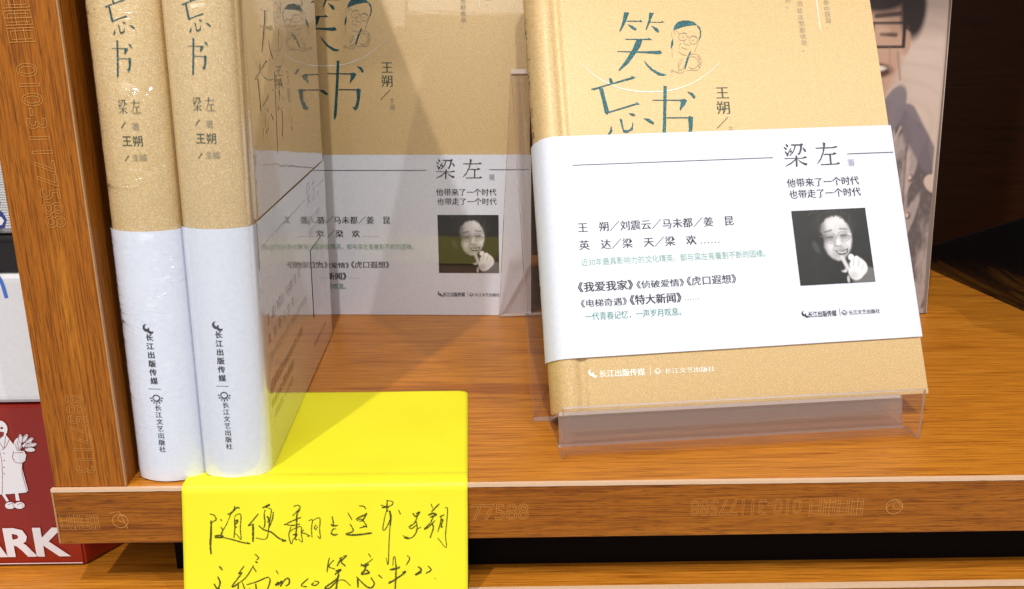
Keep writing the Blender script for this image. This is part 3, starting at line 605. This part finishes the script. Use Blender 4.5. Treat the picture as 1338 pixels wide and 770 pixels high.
def title_on_spine(parent):
    # the same lettering as on the cover, smaller, one character under the other
    fn = spine_fn(.00018)
    def glyph(idx, cx, cy, h, wsc=1.0):
        pts = [p for i in idx for p in u(GLYPH[i])]
        x0, x1 = min(p[0] for p in pts), max(p[0] for p in pts); y0, y1 = min(p[1] for p in pts), max(p[1] for p in pts)
        k = h/(y1-y0)
        for i in idx:
            q = [(cx+(x-(x0+x1)/2)*k*wsc, cy+(y-(y0+y1)/2)*k) for x, y in u(GLYPH[i])]
            P.poly(q)
    P = Print(); glyph(range(0, 10), .0106, .1503, .0090, .95); glyph(range(10, 18), .0108, .1392, .0094, .80); glyph(range(18, 24), .0106, .1282, .0100, .85)
    P.build('title_lettering', fn, FOIL, parent)
    P = Print()
    for g in NAME_GLYPH: P.poly([(.0075+(x-.0957)*.0062/.0228, .1136+(y-.0680)*.42) for x, y in u(g)])
    P.text('王朔', .0079, .0134, .1047, size=.0033, style='regular')
    P.line([(.0080, .1095), (.0094, .1112)], .0002); P.line([(.0080, .1003), (.0093, .1019)], .0002)
    P.build('author_lettering', fn, INK_G, parent)
    P = Print(); P.char('著', .0120, .1100, .0022); P.text('主编', .0102, .0140, .1005, size=.0022); P.build('small_lettering', fn, INK_V, parent)
def book(name, label, loc, rot, gold_m, band_m, hb=.0800, band_z=0, shear=0, scale=1, art=True, spine=True, e=.00022):
    r = empty(name, loc, rot); r.scale = (scale,)*3; tag(r, label, 'book', 'copies of the same gold covered book')
    c = cover(r, gold_m); pages(r)
    if art: cover_art(r, front_fn(.00012))
    if spine: title_on_spine(r)
    band(r, band_m, hb, band_z, shear, e)
    k = {'gold_cover_in_film': 3.6, 'gold_cover_in_creased_film': 1.4, 'gold_cover_glossy': 1.5}.get(gold_m.name)
    if k: under_film(r, k)
    return r
PI = math.pi
book('gold_book', 'tan gold hardcover with white paper band facing front, leaning back in clear acrylic stand', (.0089, .0286, .0108), (-.4887, 0, .10), G_PLAIN, B_PLAIN, hb=.0832, band_z=.0187, shear=.0163, scale=.970, e=.0006)
book('gold_book', 'spine-out gold book in film, right one of the two, standing on the yellow note', (-.0811, .0020, .0009), (.015, 0, PI/2+.030), G_WRAP, B_WRAP)
book('gold_book', 'spine-out gold book in creased film, left one, next to the wooden divider', (-.1016, .0016, .0004), (.015, 0, PI/2+.030), G_WRAP2, B_WRAP2)
book('gold_book', 'upright gold book at the back facing front, partly hidden by the spine-out books', (-.1334, .1769, .0003), (0, 0, -.0473), G_BACK, B_BACK, hb=.0790)

# film creases on the left spine-out book: flat curved streaks, glints put into colour
cb = [o for o in bpy.data.objects if o.name.startswith('gold_book') and abs(o.location.x+.1016) < 1e-5][0]
rc = random.Random(3); Pc = Print()
def crease_streak(a, z, L, dz, w):
    pts = []
    for i in range(9):
        t = i/8; pts.append((a+L*t, z-dz*t**1.6+.00015*math.sin(t*9+a*9000)))
    Pc.line(pts, [w*math.sin(math.pi*(i+.4)/9) for i in range(9)])
for i in range(150):
    z = rc.uniform(.012, .152); a = rc.choice((rc.uniform(.0012, .006), rc.uniform(.004, .0165)))
    crease_streak(a, z, rc.uniform(.0015, .0055), rc.uniform(.0003, .0022), rc.uniform(.00006, .00016))
co = Pc.build('film_crease', lambda a, b, l: (arc(T_-a)-(.0009 if b < .0802 else .0003)-l, T_-a, b), CREASE, cb); co['kind'] = 'stuff'

# ------------------------------------------------------------------ clear acrylic easel under the front book
st = empty('acrylic_stand', (.0129, .0146, .0002), (0, 0, .10))
tag(st, 'clear acrylic easel stand holding the leaning gold book, with upturned front lip', 'display stand')
SW = .1238
def sheet_yz(name, path, x0, x1, th, mat, top_scale=None):
    # bent sheet: path in (y, z), thickness th, from x0 to x1, faces and cut edges in their own materials
    P = [Vector(p) for p in path]; n = len(P); A = []
    for i in range(n):
        t = (P[min(i+1, n-1)]-P[max(i-1, 0)]).normalized(); N = Vector((-t.y, t.x)); A.append((P[i]+N*th/2, P[i]-N*th/2))
    V = []; F = []
    for i, (a, c) in enumerate(A):
        xa, xb = (x0, x1) if not top_scale else (lerp(x0, top_scale[0], i/(n-1)), lerp(x1, top_scale[1], i/(n-1)))
        V += [(xa, a.x, a.y), (xb, a.x, a.y), (xb, c.x, c.y), (xa, c.x, c.y)]
    for i in range(n-1):
        p, q = 4*i, 4*i+4
        for k in range(4): F.append((p+k, p+(k+1) % 4, q+(k+1) % 4, q+k))
    F += [(3, 2, 1, 0), (4*n-4, 4*n-3, 4*n-2, 4*n-1)]
    o = new(name, V, F, mat, st); o.data.materials.append(ACR_E)
    for k, f in enumerate(o.data.polygons):
        if k < 4*(n-1): f.material_index = 1 if k % 4 in (1, 3) else 0
        else: f.material_index = 1
    return o
tl = math.tan(.4887)
def bend(cx, cy, r, a0, a1, n=5): return [(cx+r*math.cos(math.radians(lerp(a0, a1, i/n))), cy+r*math.sin(math.radians(lerp(a0, a1, i/n)))) for i in range(n+1)]
sheet_yz('front_lip', [(.0004, .0185), (.0004, .0030)]+bend(.0024, .0022, .0020, 180, 270)+[(.0100, .0002)], 0, SW, .0013, ACR_L)
sheet_yz('ledge', [(.0130, .0107), (.0200, .0068), (.0300, .0016)], .0008, SW-.0008, .0012, ACR_L)
sheet_yz('ledge_foot', [(.0106, .0006), (.0112, .0040), (.0127, .0100)], .0006, SW-.0006, .0012, ACR_F)
sheet_yz('base', [(.0106, .0002), (.0315, .0002)], .0004, SW-.0004, .0008, ACR)
bk = [(.0325+z*tl, z) for z in (.0012, .03, .06, .09, .1185)]
sheet_yz('back_rest', [(.0317, .0008)]+bk, -.0052, SW-.002, .0020, ACR)
ty, tz = bk[-1]
sheet_yz('rear_leg', [(ty+.0003, tz+.0012), (ty+.0022, tz+.0005), (ty+.0036, tz-.003), (.1545, .0009)], -.0054, SW-.02, .0020, ACR, top_scale=(-.0050, .050))

# ------------------------------------------------------------------ magazine-like book with a portrait, back right
eb = empty('portrait_book', (.0625, .1650, .0008), (-.10, 0, 0)); tag(eb, 'softcover with sepia portrait of a man in glasses, behind the leaning gold book', 'book')
EW, EH = .1405, .215
def portrait_cover(x, v):
    a = (1-x)*EW*1000; z = v*EH*1000            # millimetres from the right edge and from the bottom
    n1 = noise.noise(Vector((a*.06, z*.06, 2))); n2 = noise.noise(Vector((a*.25, z*.10, 7)))
    c = [.58, .45, .38]; k = 1+.06*n1
    sw = math.sin(math.hypot(a-16, z-92)*.75+2*n1); k *= 1-.05*sst(.3, .9, sw)*(1 if z > 60 else 0)
    c = [q*k for q in c]
    def over(col, m):
        for i in range(3): c[i] = lerp(c[i], col[i], m)
    # face, neck
    over((.50, .31, .22), ell(a, z, 40, 131, 19, 33, .12)); over((.42, .25, .18), ell(a, z, 42, 105, 13, 18, .2))
    over((.030, .018, .016), ell(a, z, 34, 160, 20, 18, .12)); over((.030, .018, .016), ell(a, z, 18, 144, 6, 14, .25)); over((.46, .28, .20), ell(a, z, 20.5, 129, 2.2, 6, .3))
    over((.08, .05, .04), seg(a, z, 35, 140.5, 24, 141.5, 1.1))
    q = max(abs(a-29)/7.4, abs(z-132)/5.4); over((.03, .02, .02), 1-sst(.05, .17, abs(q-1))); over((.04, .02, .02), seg(a, z, 21.5, 136, 19, 134, .5))
    q = max(abs(a-49)/7.4, abs(z-132)/5.4); over((.03, .02, .02), 1-sst(.05, .17, abs(q-1)))
    over((.12, .07, .06), seg(a, z, 32, 132.5, 25.5, 132, .9)); over((.62, .42, .30), .5*ell(a, z, 31, 134, 3, 1.4, .5))
    over((.10, .04, .03), ell(a, z, 34, 116, 8, 3.4, .3)); over((.75, .66, .58), ell(a, z, 35, 117, 6, 1.4, .3))
    over((.30, .18, .13), .6*seg(a, z, 24, 124, 22, 112, .6)); over((.36, .22, .16), .5*seg(a, z, 28, 126, 27, 116, .5))
    # shirt: shoulders run down to the right edge
    edge = 22-16*sst(104, 84, z)-5.5*sst(84, 58, z)
    top = 103-0.35*max(0, 34-a)*1.2
    m = sst(edge-.6, edge+.6, a)*(1-sst(101, 104, z+.25*(abs(a-28)))) if a > 0 else 0
    n3 = noise.noise(Vector((a*.16+z*.03, z*.045, 11))); fold = sst(-.25, .3, math.sin(a*.30+z*.05+5*n3)*.35+n3+.25*n2)
    fold = min(1, max(0, fold+.35*noise.noise(Vector((a*.7, z*.35, 21)))+.2*noise.noise(Vector((a*1.8, z*1.5, 5)))))
    col = [lerp(x_, y_, fold) for x_, y_ in zip((.12, .095, .095), (.37, .30, .28))]
    over(col, m)
    sl = seg(a, z, 18, 96, 5, 74, 5.0, .15)*(1 if z > 58 else 0); over((.17, .135, .16), sl*.9)
    over((.20, .165, .185), ell(a, z, 25, 97, 5.5, 13, .1, .35)*.95); over((.50, .38, .33), .8*seg(a, z, 20, 90, 27, 74, .5, .5))
    over((.58, .45, .38), sst(3.5, 2.8, a)*sst(62, 64, z)); over((.58, .45, .38), ell(a, z, 1.5, 63, 6, 4, .1, .6)*(1 if z > 58 else 0))
    for zb in (66, 48, 31): over((.16, .11, .10), ell(a, z, 13.5, zb, 1.5, 1.8, .2)); over((.62, .48, .42), ell(a, z, 13.8, zb+.3, .8, 1.0, .3))
    over((.16, .10, .10), .65*seg(a, z, 16.5, 80, 16, 4, .5, .8)); over((.60, .46, .40), .45*seg(a, z, 15.2, 78, 14.6, 6, .8, .8))
    over((.56, .48, .50), sst(4, 1.5, z)*.5)
    return tuple(max(.01, q) for q in c)
def rounded_block(name, lo, hi, mat, parent): return box(name, lo, hi, mat, parent, bev=.0006)
rounded_block('page_block', (0.0003, .0006, 0), (EW-.0004, .0110, EH), plain('grey_page_edges', (.20, .155, .13), .8, .5, 3000), eb)
picture('front_cover', EW, EH, 260, 330, portrait_cover, lambda a, b, l: (a, .0003+.0002*math.sin(b*40)+.0010*sst(EW-.004, EW, a)**2, b), PRINT_E, eb)
box('back_cover', (0, .0111, 0), (EW, .0114, EH), INK, eb, bev=0)

# ------------------------------------------------------------------ glossy black case at the right
def blackmat():
    a = NT('black_gloss_film'); 
    n = a.noise(a.tex((22, 9, 45)), 1, 2, .45, 1.2)
    a.princ((.006, .005, .006), .35, Coat_Weight=1.0, Coat_Roughness=.04, Coat_Normal=a.bump(n, .8, .006)); return a.m
BLK = blackmat()
d = Vector((.0092, -.0813, 0)).normalized()
P0 = Vector((.2428, .2560, .0003)); L = .175
V = []; nseg = 14
for i in range(nseg+1):
    p = P0+d*L*i/nseg; h = lerp(.0120, .0880, i/nseg)
    nx = Vector((-d.y, d.x, 0))*1
    for wv, z in ((0, 0), (0, h-.002), (.0015, h), (.058, h), (.060, h-.002), (.060, 0)): q = p+nx*wv; V.append((q.x, q.y, .0003+z))
F = []
for i in range(nseg):
    for k in range(6): F.append((6*i+k, 6*i+(k+1) % 6, 6*i+6+(k+1) % 6, 6*i+6+k))
F += [tuple(range(5, -1, -1)), tuple(range(6*nseg, 6*nseg+6))]
o = new('black_case', [(x-P0.x, y-P0.y, z) for x, y, z in V], F, BLK); o.location = (P0.x, P0.y, 0); shade(o, 40)
tag(o, 'low glossy black case at the right end of the shelf', 'case')

# ------------------------------------------------------------------ yellow note
def ymat():
    a = NT('yellow_paper'); v = a.tex(); n = a.noise(v, 260, 5, .65)
    n2 = a.noise(v, 30, 2, .5)
    a.princ(a.ramp(n2, [(.3, (.84, .77, .012)), (.7, (.89, .83, .020))]), .62, Normal=a.bump(n, .25, .0003)); return a.m
YEL = ymat()
YB, YF, RB = .0735, .0008, .0012
Lf = YB-YF; La = RB*PI/2; Lh = .105
def paper(x, s, lift=0):
    # x across, s along the sheet from its back edge, over the board edge and down
    nz = noise.noise(Vector((x*22, s*22, 3)))
    if s < Lf:
        y, z, n = YB-s, .0004+.0004*sst(Lf-.02, Lf-.004, s), Vector((0, 0, 1)); amp = .00018
        z += .0006*sst(Lf*.22, 0, s)*(.5+.5*nz)
        crease = .0005*math.exp(-((s-Lf+.0035)/.0012)**2)-.00025*math.exp(-((s-Lf+.0062)/.0012)**2)
        z += crease
    elif s < Lf+La:
        t = (s-Lf)/RB; y, z = YF-RB*math.sin(t), .0008-RB*(1-math.cos(t)); n = Vector((0, -math.sin(t), math.cos(t))); amp = .00018
    else:
        q = s-Lf-La; y, z = YF-RB-.075*q-.9*q*q, .0008-RB-q; n = Vector((0, -1, 0)); amp = .0004+.0022*sst(0, .05, q)*abs(noise.noise(Vector((x*9, s*9, 8))))
    p = Vector((x, y, z)) + n*(amp*nz*.6+.00015+lift)
    return p
def xl(s): return lerp(-.1040, -.1063, min(1, s/Lf)) - .0040*max(0, (s-Lf)/.08)
def xr(s): return lerp(-.0200, -.0178, min(1, s/Lf)) - .0010*max(0, (s-Lf)/.08)
NX, NY = 60, 110; V = []; F = []; smax = Lf+La+Lh
for j in range(NY+1):
    s = smax*(j/NY)**1.15; a, c = xl(s), xr(s)
    r = .0030
    if s < r: k = r-math.sqrt(max(0, r*r-(r-s)**2)); a += k; c -= k
    for i in range(NX+1): V.append(paper(lerp(a, c, i/NX), s))
for j in range(NY):
    for i in range(NX): q = j*(NX+1)+i; F.append((q, q+NX+1, q+NX+2, q+1))
nt = new('yellow_note', V, F, YEL, smooth=True)
m = nt.modifiers.new('thickness', 'SOLIDIFY'); m.thickness = .00012; m.offset = -1
tag(nt, 'bright yellow paper note with handwriting, lying on the shelf and hanging over its edge', 'note')
def penmat():
    a = NT('marker_ink'); n = a.noise(a.tex(), 2600, 3, .7)
    p = a.princ((.055, .045, .002), .6); 
    tr = a.n('BsdfTransparent'); mx = a.n('MixShader')
    a.l(a.ramp(n, [(.34, (.10, .10, .10)), (.50, (1, 1, 1))]), mx.inputs[0]); a.l(tr.outputs[0], mx.inputs[1]); a.l(p.outputs[0], mx.inputs[2]); a.l(mx.outputs[0], a.out.inputs[0])
    return a.m
PEN = penmat(); Pn = Print(); rr = random.Random(7)
for k, (wd, pts) in enumerate(HAND):
    Pq = smooth_path(u(pts), 6); n = len(Pq)
    ws = [wd*.000135*(.72+.28*math.sin(math.pi*(i+.6)/n))*(.92+.22*noise.noise(Vector((i*.5, k, 0)))) for i in range(n)]
    nv = len(Pn.V); Pn.line(Pq, ws)
    for v in Pn.V[nv:]: v.z = .000002*(k % 9)
def hw(a, b, l): return paper(a, Lf+La+(.0008-RB-b), .00014+l)
Pn.build('handwriting', hw, PEN, nt)

# ------------------------------------------------------------------ things stacked left of the divider
RED = plain('red_carton', (.26, .014, .007), .30, .05, 600, Coat_Weight=.3, Coat_Roughness=.15)
rb = empty('red_box', (-.20, .0195, -.0396)); tag(rb, 'dark red carton with white printed figure in a coat, left of the divider', 'box')
body = prism('carton', [(-.06, 0), (.0498, .0003), (.0575, .0135), (.0575, .11), (-.06, .11)], 0, .0590, RED, rb, bev=.0006)
WPR = plain('white_box_print', (.74, .70, .74), .45)
fr = lambda a, b, l: (a+.20, -.00014-l, b+.0396)
P = Print(); P.text('ARK', -.1885, -.1545, -.0354, size=.0148, style='black')
# coat, head, leaves, shoes: white shapes
def px(x, y): return (-.1805+x*.0000805*1.0+ .0000*y, .0185-(y-10)*.0000797) # from measured drawing units
def sh(pts): return [(lambda X, Y: (-.17+(X*.078-(Y-5)*.0118)*.001*1.0, .0198-(Y*.0778)*.001))(x*1.0, y*1.0) for x, y in pts]
P.poly(sh([(-45, 150), (-15, 135), (30, 130), (45, 150), (62, 175), (78, 170), (98, 215), (112, 250), (96, 262), (100, 300), (122, 392), (112, 402), (40, 408), (-40, 412), (-75, 400)]))
P.poly(sh([(5+33*math.cos(t*PI/8), 105+40*math.sin(t*PI/8)) for t in range(16)]))
for (cx, cy, an) in [(75, 165, -70), (92, 150, -95), (110, 148, -60), (128, 160, -40), (138, 180, -15), (130, 200, 5), (85, 175, -110), (118, 175, -30)]:
    a = math.radians(an); P.poly(sh([(cx+(22*math.cos(t*PI/5))*math.cos(a)-(10*math.sin(t*PI/5))*math.sin(a), cy+(22*math.cos(t*PI/5))*math.sin(a)+(10*math.sin(t*PI/5))*math.cos(a)) for t in range(10)]))
P.poly(sh([(60, 205), (105, 205), (115, 225), (110, 250), (85, 258), (62, 245)]))
P.poly(sh([(8, 405), (22, 405), (40, 440), (30, 445)])); P.poly(sh([(66, 405), (80, 403), (86, 440), (70, 440)]))
for cx in (45, 85): P.poly(sh([(cx+22*math.cos(t*PI/6), 463+17*math.sin(t*PI/6)) for t in range(12)]))
P.build('box_print', fr, WPR, rb)
RL = plain('red_line_print', (.22, .02, .015), .5); P = Print(); lw = .00013
fr2 = lambda a, b, l: (a+.20, -.00022-l, b+.0396)
for l in [[(2, 195), (12, 250), (14, 330), (12, 405)], [(30, 135), (22, 190), (5, 165)], [(45, 150), (30, 185), (12, 200)], [(60, 240), (70, 258), (100, 262)], [(62, 205), (58, 235), (66, 246)], [(60, 214), (104, 212)], [(100, 262), (98, 310), (118, 392)], [(-20, 120), (0, 148), (22, 130)], [(85, 205), (78, 160)], [(88, 205), (100, 155)], [(92, 205), (125, 165)], [(95, 205), (140, 182)], [(80, 205), (68, 172)], [(35, 460), (55, 452), (60, 470)], [(75, 460), (95, 452), (100, 470)]]:
    P.line(smooth_path(sh(l), 4), lw)
for (cx, cy, an) in [(92, 150, -95), (110, 148, -60), (128, 160, -40), (138, 180, -15)]:
    a = math.radians(an); P.line(sh([(cx+(19*math.cos(t*PI/5))*math.cos(a)-(8*math.sin(t*PI/5))*math.sin(a), cy+(19*math.cos(t*PI/5))*math.sin(a)+(8*math.sin(t*PI/5))*math.cos(a)) for t in range(11)]), lw*.8)
for y in (215, 248, 280, 310): P.poly(sh([(22+2.6*math.cos(t*PI/4), y+2.6*math.sin(t*PI/4)) for t in range(8)]))
for cx in (-6, 14): P.poly(sh([(cx+6*math.cos(t*PI/5), 98+5*math.sin(t*PI/5)) for t in range(10)]))
P.poly(sh([(-10, 118), (8, 114), (24, 118), (20, 135), (5, 142), (-8, 132)]))
P.build('box_line_print', fr2, RL, rb)
P = Print(); P.line([(-.28, -.0385), (-.1509, -.0385)], .00035); P.build('box_edge_line', fr, WPR, rb)

WB = plain('white_carton', (.72, .71, .74), .6, .3, 500)
wb = empty('white_box', (-.2045, .0205, .0198)); tag(wb, 'plain white carton with a blue curved mark, standing on the red box', 'box')
box('carton', (-.05, 0, 0), (.0560, .09, .0442), WB, wb, bev=.0030, seg=4)
BLUE = plain('blue_print', (.06, .16, .55), .4); P = Print(); P.line(smooth_path([(-.1690, .0655), (-.1645, .0640), (-.1626, .0615), (-.1618, .0560)], 6), .0012)
P.build('blue_mark', lambda a, b, l: (a+.2045, -.00012-l, b-.0198), BLUE, wb)
bb = empty('black_tray', (-.2045, .0210, .0641)); tag(bb, 'black strip-like lid between the white carton and the white fabric pouch', 'lid')
BKM = plain('black_plastic', (.012, .008, .009), .45)
box('lid_body', (-.05, 0, 0), (.0575, .085, .0112), BKM, bb, bev=.0006); box('lid_rim', (-.0505, -.0006, .0100), (.0580, .0856, .0116), BKM, bb, bev=.0003)
def cloth():
    a = NT('woven_white_fabric'); v = a.tex((1, 1, 1)); wv = a.n('TexWave', _wave_type='BANDS', _bands_direction='Z', Scale=620.0, Distortion=.6); a.l(v, wv.inputs['Vector'])
    wx = a.n('TexWave', _wave_type='BANDS', _bands_direction='X', Scale=620.0, Distortion=.6); a.l(v, wx.inputs['Vector'])
    c = a.mix(.5, wv.outputs[1] if False else wv.outputs[0], wx.outputs[0], 'ADD')
    a.princ(a.ramp(c, [(.2, (.50, .50, .52)), (.8, (.74, .73, .74))]), .85, Normal=a.bump(c, .8, .0003)); return a.m
pc = empty('fabric_pouch', (-.2045, .0215, .0758)); tag(pc, 'white woven fabric pouch with a navy outlined letter, topmost of the left stack', 'pouch')
box('pouch_body', (-.05, 0, 0), (.0585, .075, .075), cloth(), pc, bev=.0035, seg=4)
NAVY = plain('navy_print', (.03, .04, .22), .6); NW = plain('white_letter_fill', (.78, .78, .80), .6)
pf = lambda k: (lambda a, b, l: (a+.2045, -.00012-k-l, b-.0758))
P = Print(); V, F = text_verts('B', 'black'); P.text('B', -.1672, -.1582, .0778, style='black'); P.build('letter_outline', pf(0), NAVY, pc)
P = Print(); P.text('B', -.1664, -.1590, .0786, style='bold', size=.0098); P.build('letter_fill', pf(.00006), NW, pc)
